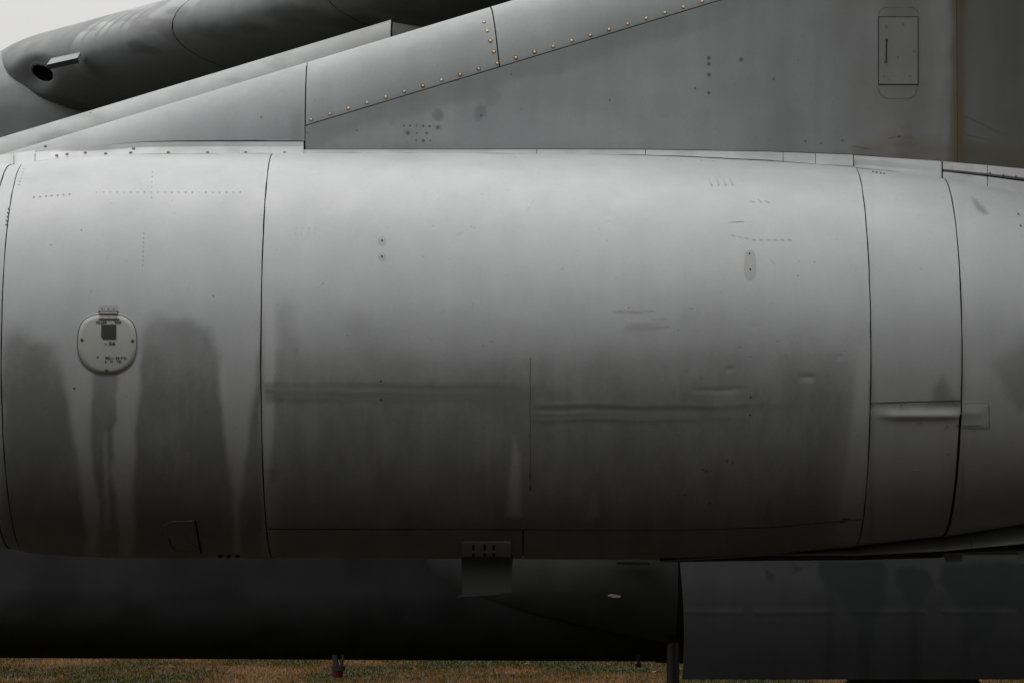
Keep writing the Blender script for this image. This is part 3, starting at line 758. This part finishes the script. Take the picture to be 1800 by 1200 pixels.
# small blanked holes and dark plugs on the side
m = MB()
for (x, y, r) in [(710,221,2),(721,221,2.2),(732,221,2),(744,221.5,2.5),(755,222,2.5),(717,234,3.4),(733,234,1.8),(750,234,2.6),(732,247,2.2),(744,247,3.2),(756,247,1.8),(627,229,1.8),(540,233,1.6),(540,258,1.2),(770,224,3),(1246,102,3.6),(1246,112,3.2),(1246,131,3.6),(1246,163,2.8),(1303,105,4.2),(1072,176,1.8),(1481,247,2.8),(1416,248,2.4),(1360,139,2.6),(1222,155,1.6),(1785,220,2.2),(898,130,1.6),(846,203,2.2),(1443,252,1.8),(1403,105,1.4),(459,206,1.8)]:
    m.disc(on_pyl(x, y, 0.0004), pyl_normal(x, y), r * S, 0.0008, 10)
m.build('blanked_holes', M['rivet'], pyl, kind='stuff')
# access door with its recessed frame line and handle
def flat_strip(name, pts, w, mat, off=0.0015, parent=None):
    k = MB(); h = w / 2
    for (a, b) in zip(pts[:-1], pts[1:]):
        a, b = np.array(a, float), np.array(b, float); t = b - a; t /= np.linalg.norm(t); n = np.array([-t[1], t[0]]) * h
        q = [a - n - t * h, b - n + t * h, b + n + t * h, a + n - t * h]
        k.add([on_pyl(p[0], p[1], off) for p in q], [(0, 1, 2, 3)])
    return k.build(name, M[mat], parent or pyl)
def flat_plate(name, x0, y0, x1, y1, mat, off, parent=None, thick=0.004):
    k = MB(); q = [(x0,y1),(x1,y1),(x1,y0),(x0,y0)]
    f = [on_pyl(x, y, off) for x, y in q]; b = [p + np.array([0, thick, 0]) for p in f]
    k.hexa([f[0], f[1], b[1], b[0], f[3], f[2], b[2], b[3]])
    return k.build(name, M[mat], parent or pyl)
flat_plate('door_gap', 1543.5, 29.5, 1614.5, 149.5, 'gap', 0.0012)
flat_plate('access_door', 1545.0, 31.0, 1612.8, 147.8, 'pylon_door', 0.0030)['label'] = 'rectangular access door with handle slot on the pylon'
flat_strip('handle_slot', [(1558.5, 71), (1557.5, 109)], 2.6, 'gap', 0.0045)
for (x, y) in ((1558.4, 70.5), (1557.4, 109.5)):
    k = MB(); k.disc(on_pyl(x, y, 0.003), (0, -1, 0), 2.4 * S, 0.0025, 10); k.build('handle_pin', M['ink'], pyl)
m = MB()
for (x, y, r) in ((1558,47,3),(1588,43,2.2),(1607,91,3),(1578,101,1.6),(1554,134,1.6),(1600,134,1.6)): m.disc(on_pyl(x, y, 0.003), (0, -1, 0), r * S, 0.001, 10)
m.build('door_screws', M['rivet'], pyl, kind='stuff')
# faint doubler outline round the door
def arcpts(cx, cy, rx, ry, a0, a1, n=12): return [(cx + rx * math.cos(R(a0 + (a1 - a0) * i / n)), cy + ry * math.sin(R(a0 + (a1 - a0) * i / n))) for i in range(n + 1)]
flat_strip('doubler_edge', [(1541,152)] + arcpts(1561,152,17,21,180,90) + arcpts(1598,152,14,21,90,0) + [(1614,150)], 0.9, 'rivet', 0.0008)
flat_strip('doubler_edge', arcpts(1561,27,17,14,180,270) + arcpts(1598,27,17,14,270,360), 0.9, 'rivet', 0.0008)
flat_strip('chafe_mark', [(1693,203),(1720,214),(1760,235)], 1.2, 'rivet', 0.0008)
flat_strip('chafe_mark', [(1697,228),(1702,238),(1745,245)], 1.6, 'rivet', 0.0008)
flat_strip('chafe_mark', [(1694,88),(1710,100)], 1.0, 'rivet', 0.0008)
flat_strip('chafe_mark', [(1562,243),(1580,240),(1605,242)], 2.2, 'rivet', 0.0008)
flat_strip('chafe_mark', [(1500,257),(1530,262)], 2.0, 'rivet', 0.0008)

# ---- fillet strips between pylon and nacelle
def fillet(name, xs, rows, mat='pylon', nsub=6, label=None, attrs=None, gapl=1.1):
    """rows: list of (py(px), Y) from the nacelle up to the pylon"""
    xs = np.asarray(xs, float); cols = []
    for i in range(len(rows) - 1):
        (f0, a0), (f1, a1) = rows[i], rows[i + 1]
        for t in np.linspace(0, 1, nsub, endpoint=(i == len(rows) - 2)):
            cols.append(at(xs, f0(xs) * (1 - t) + f1(xs) * t, np.full(xs.shape, a0 * (1 - t) + a1 * t)))
    P = np.stack(cols, 1); inn = np.zeros(P.shape); inn[..., 1] = .7; inn[..., 2] = -.7
    qx, qy = proj(P)
    d = 0.35 * vnoise(qx / 26, qy / 5, 77) * smooth01((vnoise(qx / 60, qy * 0, 78) - .45) / .2)
    o = grid_obj(name, P, M[mat], pyl, inn, 0.012, {'dark': d, 'light': np.ones(d.shape) * .6, 'rust': 0.25 * d})
    if label: o['label'] = label
    return o
def itp(pts):
    p = np.array(pts, float); return lambda x: np.interp(x, p[:, 0], p[:, 1])
topl = itp(np.stack([PXS, TOP], -1))
plus = lambda f, k: (lambda x: f(x) + k)
bA = itp([(-60,279),(40,271),(100,262.5),(180,255.5),(250,250),(320,249),(535,249)])
mid = lambda x: np.minimum(topl(x) - 4, bA(x) + 9.5 * smooth01((x - 40) / 150))
fillet('root_fillet', np.linspace(62, 533.5, 110), [(plus(topl, -1.2), -0.075), (mid, 0.040), (bA, 0.046)], 'nacelle')
fillet('root_fillet', np.linspace(25, 61, 14), [(plus(topl, 1.5), -0.085), (plus(bA, -4), 0.030)], 'nacelle')
fillet('root_fillet', np.linspace(-60, 24, 14), [(plus(topl, -1.2), -0.075), (plus(bA, -2), 0.035)], 'nacelle')
bB = itp([(530,262.5),(1000,262.5),(1130,263),(1350,266.5),(1500,272)])
tB = itp([(530,270.5),(900,271),(940,273),(1130,273.5),(1225,277),(1350,283),(1480,293),(1500,294)])
for (a, b) in ((534.2, 943), (944.2, 1134), (1135.2, 1376), (1377, 1433), (1434, 1499.5)):
    fillet('root_fillet', np.linspace(a, b, max(8, int((b - a) / 5))), [(plus(tB, -0.8), -0.06), (lambda x: 0.45 * tB(x) + 0.55 * bB(x), -0.01), (bB, 0.047)], 'nacelle')
bC = itp([(1498,272.3),(1560,277),(1657,283.5),(1740,291),(1830,299.5)])
tC = itp([(1498,291),(1567,297),(1636,309),(1657,315),(1703,321),(1830,347)])
for (a, b) in ((1501, 1655), (1657.5, 1735), (1736.2, 1830)):
    cut = (a > 1600)
    m1 = itp([(1498,279),(1560,283),(1657,297),(1740,305),(1830,316)]) 
    m2 = itp([(1498,288),(1560,294),(1657,301.5),(1740,311),(1830,323)])
    xs = np.linspace(a, b, 26)
    fillet('root_fillet', xs, [(m1, 0.014), (bC, 0.047)], 'nacelle')
    fillet('root_fillet', xs, [(plus(tC, 3), -0.03), (m2, 0.008)], 'nacelle')
    if not cut: fillet('root_fillet', xs, [(plus(m2, .0), 0.008), (plus(m1, .0), 0.014)], 'nacelle')
# dark strip painting the joint and the shadow line under the fillet
for (a, b, f) in ((64, 533, topl), (535, 1498, tB)):
    xs = np.linspace(a, b, int((b - a) / 3)); wd = 0.5 + 1.5 * vnoise(xs / 45, xs * 0, 88, 3)
    P = np.stack([at(xs, f(xs) - 0.2 - wd, np.full(xs.shape, -0.088)), at(xs, f(xs) + 0.5, np.full(xs.shape, -0.092))], 1)
    grid_obj('fillet_joint_shadow', P, M['gap'], pyl)
# fillet rivets and dark gaps
m = MB()
for (x, y) in ((80,256.5),(118,270.5),(186,269.5),(230,267.8),(235,260.5),(296,267.5),(365,267.5),(432,267.5),(500,268),(100,273),(150,268)):
    p = at(x, y, -0.055 if y > 262 else 0.02) + np.array([0, -0.004, 0.0]); m.disc(p, (0, -.6, .8), 3.0 * S, .001, 9)
for (x, y) in ((1740,304),(1764,307.5),(1786,309.8)): m.disc(at(x, y, -0.012), (0, -.6, .8), 2 * S, .002, 8)
m.build('fillet_rivets', M['rivet'], pyl, kind='stuff')
# keel fairing under the aft cowls
def keel(xs, rows, mat='nacelle'):
    cols = [at(xs, f(xs), np.full(xs.shape, y)) for f, y in rows]
    P = np.stack(cols, 1); inn = np.zeros(P.shape); inn[..., 1] = .7; inn[..., 2] = .7
    return grid_obj('keel_fairing', P, M[mat], nac, inn, .01, {'dark': np.ones(P.shape[:2]) * .1})
kt = itp([(1150,984),(1350,971),(1500,962),(1525,957),(1660,944),(1800,921),(1900,900)]); kb = itp([(1150,986),(1350,974),(1500,974),(1660,966),(1700,962),(1800,953),(1900,940)])
kk = itp([(1150,988),(1350,985),(1500,984),(1657,980),(1660,972),(1800,966),(1900,955)])
for (a, b) in ((1160, 1501.6), (1502.2, 1657.6), (1658.2, 1708), (1708.8, 1900)):
    xs = np.linspace(a, b, 20)
    keel(xs, [(plus(kt, -4), 0.10), (kt, 0.02), (kb, -0.10), (plus(kb, 2), -0.10)])
    keel(xs, [(plus(kb, 2.5), -0.06), (kk, 0.10), (kk, 0.40)], 'gap')
m = MB(); m.hexa([at(1662,988,-.02), at(1692,988,-.02), at(1692,988,.1), at(1662,988,.1), at(1658,975,-.02), at(1692,975,-.02), at(1692,975,.1), at(1658,975,.1)]); m.build('keel_lug', M['wing'], nac)
m = MB(); m.hexa([at(1788,990,-.02), at(1840,990,-.02), at(1840,990,.1), at(1788,990,.1), at(1788,968,-.02), at(1840,968,-.02), at(1840,968,.1), at(1788,968,.1)]); m.build('keel_lug', M['wing'], nac)

# ------------------------------------------------------------------ far pylon of the inboard engines
OFF2 = np.array([-2.26, 3.21, -0.1645])
def far_panel(px0, px1, name='leading_edge_panel', nu=70, drop=0.0):
    g = 1.6
    px = np.linspace(px0 + g, px1 - g, nu)[:, None]; X = Xf(px); ph = np.linspace(R(-70), R(89), 40)[None, :]
    D = A_N * (1 - np.cos(ph)) + 0 * X; P = np.stack([X + 0 * ph, YC - HT * np.sin(ph) + 0 * X, le_z(X, D)], -1)
    low = np.stack([X[:, 0], 0 * X[:, 0] + YF, base_z(X[:, 0])], -1)[:, None]
    P[..., 2] -= (drop + 0.145 * np.linspace(0, 1, nu)[:, None]) * (drop > 0)
    P = np.concatenate([P, low], 1) + OFF2
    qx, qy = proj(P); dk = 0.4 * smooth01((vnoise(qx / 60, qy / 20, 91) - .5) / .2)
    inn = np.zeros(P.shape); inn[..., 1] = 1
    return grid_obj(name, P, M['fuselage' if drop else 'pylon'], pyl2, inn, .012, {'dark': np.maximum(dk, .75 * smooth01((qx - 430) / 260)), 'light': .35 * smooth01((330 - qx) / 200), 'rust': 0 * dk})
px = np.linspace(-300, 1592, 40)[:, None]; X = Xf(px); ph = np.linspace(R(-90), R(90), 17)[None, :]
D = A_N * (1 - np.cos(ph)) + .014 + 0 * X; P = np.stack([X + 0 * ph, YC - (HT - .014) * np.sin(ph) + 0 * X, np.maximum(le_z(X, D), base_z(X) - .02)], -1)
P = np.concatenate([P, np.stack([X, 0 * X + YF + .014, base_z(X) - .02], -1)], 1) + OFF2
pyl2 = grid_obj('engine_pylon', P, M['gap'], AC)
pyl2['label'] = 'second grey pylon behind, its pale leading edge sloping up to the wing'
far_panel(-300, 1592, nu=150)
far_panel(1592.5, 1720, nu=30, drop=0.015)
m = MB()
for py in (200, 209, 220): m.disc(at(161 + (py - 209) * .1, py, OFF2[1] + .19) + np.array([0, -.012, 0]), (-.1, -.8, .5), .009, .002, 8)
m.build('fillet_rivets', M['rivet'], pyl2, kind='stuff')

# ------------------------------------------------------------------ swept wing
KF = 24.0 / 32.0
def sy(Y): return (Y + 17.0) * KF - 17.0
def sz(z): return 1.7 + (z - 1.7) * KF
WR = np.array([-3.865 * KF, sy(15.0), sz(5.50)]); WD = np.array([0.704, -1.0, 0.037])    # leading edge at the root; per metre of span outward
def wing_sec(t, chord, b, n=60):
    """closed-ish section polyline from upper trailing edge round the nose to lower trailing edge"""
    u = np.linspace(-1, 1, n); s = np.sign(u); w = np.abs(u) ** 1.6
    xx = w * chord; a = 0.13 * chord
    th_ = np.where(xx < a, b * np.sqrt(np.clip(1 - (1 - xx / a) ** 2, 0, 1)), b * (1 - ((xx - a) / (chord - a)) ** 1.6))
    z = np.where(s < 0, th_ * 1.0, -th_ * 0.92)
    return xx, z
def wing_pts(ts, n=90):
    ts = np.asarray(ts, float); out = []
    for t in ts:
        f = t / 20.0; chord = 7.4 * (1 - f) + 3.4 * f; b = 0.345 * (1 - f) + 0.18 * f
        xx, z = wing_sec(t, chord, b, n); o = WR + WD * t
        out.append(np.stack([o[0] + xx, np.full(n, o[1]), o[2] + z - xx * 0.02], -1))
    return np.array(out)
def wing_attr(P, ts):
    t = np.asarray(ts)[:, None] / KF + 0 * P[..., 0]; qx, qy = proj(P)
    l = np.zeros(t.shape); d = np.zeros(t.shape)
    tt = t + .02 * (vnoise(qx / 14, qy / 14, 4) - .5)
    for a, b_, k in ((.62, .73, .9), (.76, .90, .65), (.93, 1.02, .9), (1.05, 1.20, .5), (1.23, 1.34, .75), (1.36, 2.1, .5)):
        l = np.maximum(l, k * smooth01((tt - a) / .012) * smooth01((b_ - tt) / .02))
    l = np.maximum(l, .35 * smooth01((vnoise(t * 1.2, qy / 60, 14) - .5) / .2) * (t > 2))
    d = np.maximum(d, .6 * smooth01((vnoise(t * 2, qy / 25, 15) - .55) / .15))
    d = np.maximum(d, .35 * smooth01((.62 - t) / .02))
    l = l * smooth01((P[..., 2] - (WR[2] + .03 * t + .02)) / .12)
    return {'dark': d, 'light': l, 'rust': 0 * d}
ts = np.linspace(1.25, 18, 60)
Pw = wing_pts(ts); Pw[..., 0] += 0.02; ctr = Pw.mean(1, keepdims=True); Pw[..., 2] = ctr[..., 2] + (Pw[..., 2] - ctr[..., 2]) * 0.965
wing = grid_obj('wing', Pw, M['gap'], AC)
wing['label'] = 'dark swept wing with rounded leading edge and round air intake at its root'
def wing_panel(t0, t1, nt, n=90, dent=False):
    g = 0.0035; ts = np.linspace(t0 + g, t1 - g, nt)
    P = wing_pts(ts, n)
    at_ = wing_attr(P, ts)
    if dent:
        qx, qy = proj(P); front = np.abs(np.linspace(-1, 1, n))[None, :] < 0.62
        r2 = np.hypot((qx - 66) / 50.0, (qy - 130) / 40.0)
        dep = 0.10 * smooth01(1.05 - r2) * smooth01((108 - qx) / 50 + .2) * front
        P = P + dep[..., None] * np.array([0.06, 1.0, 0.02])
        # round intake opening: skin cut away, lip and throat added
        qx, qy = proj(P); ca, sa = math.cos(R(33)), math.sin(R(33))
        ex = (qx - 75) * ca + (qy - 128) * sa; ey = -(qx - 75) * sa + (qy - 128) * ca
        rr = np.hypot(ex / 22.5, ey / 14.0); core = np.abs(np.linspace(-1, 1, n))[None, :] < 0.45
        cut = ((rr < 0.97) & core).ravel()
        F = [f for f in grid_faces(len(ts), n) if not all(cut[v] for v in f)]
        o = mesh_obj('wing_skin_panel', P.reshape(-1, 3), F, M['wing'], wing, {k: a.ravel() for k, a in at_.items()})
        idx = np.argwhere(core & (np.abs(rr - 1.0) < 0.35)); pts = P[idx[:, 0], idx[:, 1]]; ux = ex[idx[:, 0], idx[:, 1]]; uy = ey[idx[:, 0], idx[:, 1]]
        ring = []
        for q in np.linspace(0, 2 * math.pi, 49)[:-1]:
            w_ = np.exp(-((ux - 22.5 * math.cos(q)) ** 2 + (uy - 14 * math.sin(q)) ** 2) / 9.0)
            ring.append((pts * w_[:, None]).sum(0) / w_.sum())
        ring = np.array(ring); cen = ring.mean(0); out = ring - cen; out /= np.linalg.norm(out, axis=1)[:, None]
        prof = [(0.020, 0.004), (0.010, -0.004), (0.0, -0.002), (-0.008, 0.012), (-0.010, 0.05), (-0.012, 0.45)]
        L_ = np.stack([ring + out * a + np.array([0.02, 1.0, 0.0]) * b for a, b in prof], 0)
        L_ = np.concatenate([L_, L_[:, :1]], 1)
        grid_obj('intake_lip', L_[:5], M['wing'], wing)
        grid_obj('intake_throat', L_[4:], M['gap'], wing)
        return o
    return grid_obj('wing_skin_panel', P, M['wing'], wing, None, attrs=at_)
wing_panel(-0.4, 1.42, 300, 600, True)
wing_panel(1.42, 2.70, 60, 120)
wing_panel(2.70, 3.7, 40, 120)
wing_panel(3.7, 7.0, 40); wing_panel(7.0, 12.0, 40); wing_panel(12.0, 18.0, 40)
# small vane above the intake
def wpt(px, py, y): return at(px, py, y)
yv = sy(14.05)
m = MB()
A0, A1, A2, A3 = wpt(82,114,yv-.06), wpt(136,102,yv-.10), wpt(141,92,yv+.10), wpt(90,103,yv+.12)
dn = np.array([0, 0.09, -0.018])
m.hexa([A0 + dn, A1 + dn, A2 + np.array([.02, .05, -.05]), A3 + np.array([0, .05, -.05]), A0, A1, A2, A3])
m.build('intake_vane', plain('vane_paint', (0.20, 0.20, 0.21), .5), wing)

# ------------------------------------------------------------------ fuselage
FY = sy(15.0) + 0.075
def fus_sec(n=72, zb=sz(0.815), zt=sz(5.70), rb=0.42, rt=0.45, w=2.9):
    pts = []
    for i in range(n):
        a = i / (n - 1)
        pts.append(a)
    side = []
    for k in range(13):
        a = R(-90 + 90 * k / 12); side.append((FY + rb - rb * math.cos(a), zb + rb + rb * math.sin(a)))
    for k in range(1, 12): side.append((FY, zb + rb + (zt - rt - zb - rb) * k / 12))
    for k in range(17):
        a = R(90 * k / 16); side.append((FY + rt - rt * math.cos(a), zt - rt + rt * math.sin(a)))
    return np.array(side)
sec = fus_sec(); far = sec.copy(); far[:, 0] = 2 * FY + 2.9 - far[:, 0]; loop = np.concatenate([sec, far[::-1], sec[:1]])
def fus_x(px): return (px - 900) * 24.0 / FPX
def fus_grid(px0, px1, nx, g=1.5, sl=None):
    X = fus_x(np.linspace(px0 + g, px1 - g, nx)); P = np.zeros((nx, len(sec), 3))
    P[..., 0] = X[:, None]; P[..., 1] = sec[None, :, 0]; P[..., 2] = sec[None, :, 1]
    P[..., 2] -= 0.0055 * (P[..., 0] + 4.0) * smooth01((3 - P[..., 2]) / 2)
    return P
Xl = np.linspace(-16, 22, 20); Pf = np.zeros((20, len(loop), 3)); Pf[..., 0] = Xl[:, None]; Pf[..., 1] = loop[None, :, 0]; Pf[..., 2] = loop[None, :, 1]
Pf[..., 2] -= 0.0055 * (Pf[..., 0] + 4.0) * (Pf[..., 2] < 3); cen = np.array([0, FY + 1.45, 3.2]); Pf[..., 1] = cen[1] + (Pf[..., 1] - cen[1]) * .985; Pf[..., 2] = cen[2] + (Pf[..., 2] - cen[2]) * .99
fus = grid_obj('fuselage', Pf, M['gap'], AC)
fus['label'] = 'dark slab-sided fuselage behind the engine nacelle'
NLOW = 19                                       # lower rows take the darker tone, rows above the lighter grey
def fus_panel(px0, px1, nx=30):
    P = fus_grid(px0, px1, nx); qx, qy = proj(P)
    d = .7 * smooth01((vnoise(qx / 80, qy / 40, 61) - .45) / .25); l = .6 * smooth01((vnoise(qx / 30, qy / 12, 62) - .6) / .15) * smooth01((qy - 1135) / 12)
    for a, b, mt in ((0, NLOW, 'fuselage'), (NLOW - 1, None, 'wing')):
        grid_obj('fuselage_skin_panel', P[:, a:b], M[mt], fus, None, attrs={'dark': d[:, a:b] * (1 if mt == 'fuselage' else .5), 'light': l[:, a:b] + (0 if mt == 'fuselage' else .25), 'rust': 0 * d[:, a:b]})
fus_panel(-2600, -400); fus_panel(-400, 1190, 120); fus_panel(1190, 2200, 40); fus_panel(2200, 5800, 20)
# wheel-bay bulge swelling out of the side
u = np.linspace(0, 1, 60)[:, None]; v = np.linspace(-1, 1, 50)[None, :]
pxb = 690 + u * (1192 - 690); zmid = 1.62; hh = 0.50 * np.clip(u, 0, 1) ** 0.6
ang = v * math.pi / 2
bulge = 0.42 * smooth01(u * 1.15)
P = np.stack([fus_x(pxb) * 0.985 + 0 * v, FY + 0.02 - bulge * np.cos(ang) ** 1.7, zmid + hh * np.sin(ang)], -1)
P[..., 2] += 0.02 * (1 - u)
qx, qy = proj(P)
bul = grid_obj('wheel_bay_bulge', P, M['fuselage'], fus, None, attrs={'dark': 0 * qx, 'light': smooth01((qx - 720) / 200) * (.6 + .4 * vnoise(qx / 40, qy / 90, 63)), 'rust': 0 * qx})
m = MB()
q = [(1068,1045),(1075,1043),(1090,1046),(1091,1049),(1078,1050),(1069,1047)]
m.add([at(x, y, sy(14.40)) for x, y in q], [list(range(6))]); m.build('paint_chip', M['chip'], fus)
m = MB(); m.hexa([at(1084,992,sy(14.40)), at(1142,993,sy(14.40)), at(1142,993,sy(14.5)), at(1084,992,sy(14.5)), at(1084,987,sy(14.40)), at(1142,988,sy(14.40)), at(1142,988,sy(14.5)), at(1084,987,sy(14.5))]); m.build('vent_slot', M['gap'], fus)
# main wheel door, hanging open beside the fuselage
u = np.linspace(0, 1, 170)[:, None]; v = np.linspace(0, 1, 70)[None, :]
pyd = 975 + v * (1193.5 - 975)
pxd = (1194 + 9 * np.sin(v * math.pi * 0.8) * 1.0) * (1 - u) + 2050 * u
P = at(pxd, pyd + 0 * u, sy(13.95) - 0.08 * np.sin(v * 3.0) + 0 * u)
qx, qy = proj(P); P[..., 1] -= 0.004 * np.exp(-((qy - 1074) / 4) ** 2) * smooth01((vnoise(qx / 40, 0 * qy, 99) - .42) / .06)
d = np.zeros(qx.shape)
for i, (poly, b, k) in enumerate((
    ([(1440,985),(1550,985),(1562,1000),(1556,1060),(1536,1090),(1530,1200),(1508,1200),(1506,1085),(1480,1060),(1465,1040),(1462,1200),(1450,1200),(1455,1040),(1438,1010)], 6, .6),
    ([(1575,998),(1600,992),(1635,1005),(1640,1025),(1622,1055),(1616,1085),(1618,1200),(1596,1200),(1600,1080),(1588,1040),(1572,1020)], 6, .6),
    ([(1655,992),(1900,985),(1900,1072),(1690,1072),(1672,1045),(1650,1025)], 7, .55),
    ([(1690,1078),(1760,1080),(1740,1110),(1705,1130),(1700,1200),(1692,1200)], 6, .5),
    ([(1345,1000),(1362,1010),(1358,1025),(1350,1020)], 5, .6), ([(1395,990),(1408,1000),(1394,1006)], 4, .6))):
    d = np.maximum(d, k * pmask(qx, qy, poly, b, 4, i + 80))
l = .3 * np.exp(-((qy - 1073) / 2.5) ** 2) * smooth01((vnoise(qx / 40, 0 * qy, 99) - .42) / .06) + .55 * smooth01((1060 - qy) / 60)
inn = np.zeros(P.shape); inn[..., 1] = 1
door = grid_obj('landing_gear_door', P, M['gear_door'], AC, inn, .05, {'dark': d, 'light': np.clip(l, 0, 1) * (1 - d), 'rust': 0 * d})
door['label'] = 'stained dark landing gear door hanging at lower right'
# landing gear beside it
m = MB(); g0 = at(1181, 1128, sy(15.0)); g1 = at(1181, 1262, sy(15.0))
m.tube(at(1183, 1128, sy(15.0)), at(1183, 1262, sy(15.0)), .038); m.tube(at(1179, 1122, sy(15.0)), at(1179, 1132, sy(15.0)), .05, .03)
gear = m.build('landing_gear', M['steel'], AC, smooth=False)
gear['label'] = 'main landing gear leg beside the dark gear door'
m = MB(); m.hexa([at(1152,1164,sy(15.6)), at(1206,1166,sy(15.6)), at(1206,1166,sy(15.9)), at(1152,1164,sy(15.9)), at(1160,1105,sy(15.6)), at(1206,1105,sy(15.6)), at(1206,1105,sy(15.9)), at(1160,1105,sy(15.9))]); m.build('inner_door', M['fuselage'], gear)
m = MB()
for dx in (1.50, 2.62, 3.72): m.tube((g0[0] + dx, sy(15.9), .53), (g0[0] + dx, sy(16.25), .53), .53, seg=40)
m.build('wheel_pair', M['rubber'], gear)
m = MB(); m.tube((g0[0], sy(15.0), .53), (g0[0] + 2.62, sy(15.9), .53), .05); m.build('axle_beam', M['steel'], gear)
# drains and aerials under the belly
xb = float(at(594, 1160, sy(15.4))[0])
m = MB(); m.tube(at(588, 1150, sy(15.4)), at(591, 1171, sy(15.4)), .018); m.tube(at(603, 1150, sy(15.4)), at(600, 1171, sy(15.4)), .009); m.tube(at(595, 1170, sy(15.4)), at(595, 1178, sy(15.4)), .045, .04)
dr = m.build('belly_drain', M['gear_door'], fus)
m = MB(); m.tube(at(594, 1177, sy(15.4)), at(593.5, 1190, sy(15.4)), .034, .030); m.build('red_drain_cap', M['red'], fus)
m = MB(); m.tube(at(1122.5, 1150, sy(15.4)), at(1122.5, 1165, sy(15.4)), .010); m.tube(at(1122.5, 1165, sy(15.4)), at(1122.5, 1172, sy(15.4)), .018); m.build('belly_aerial', M['ink'], fus)
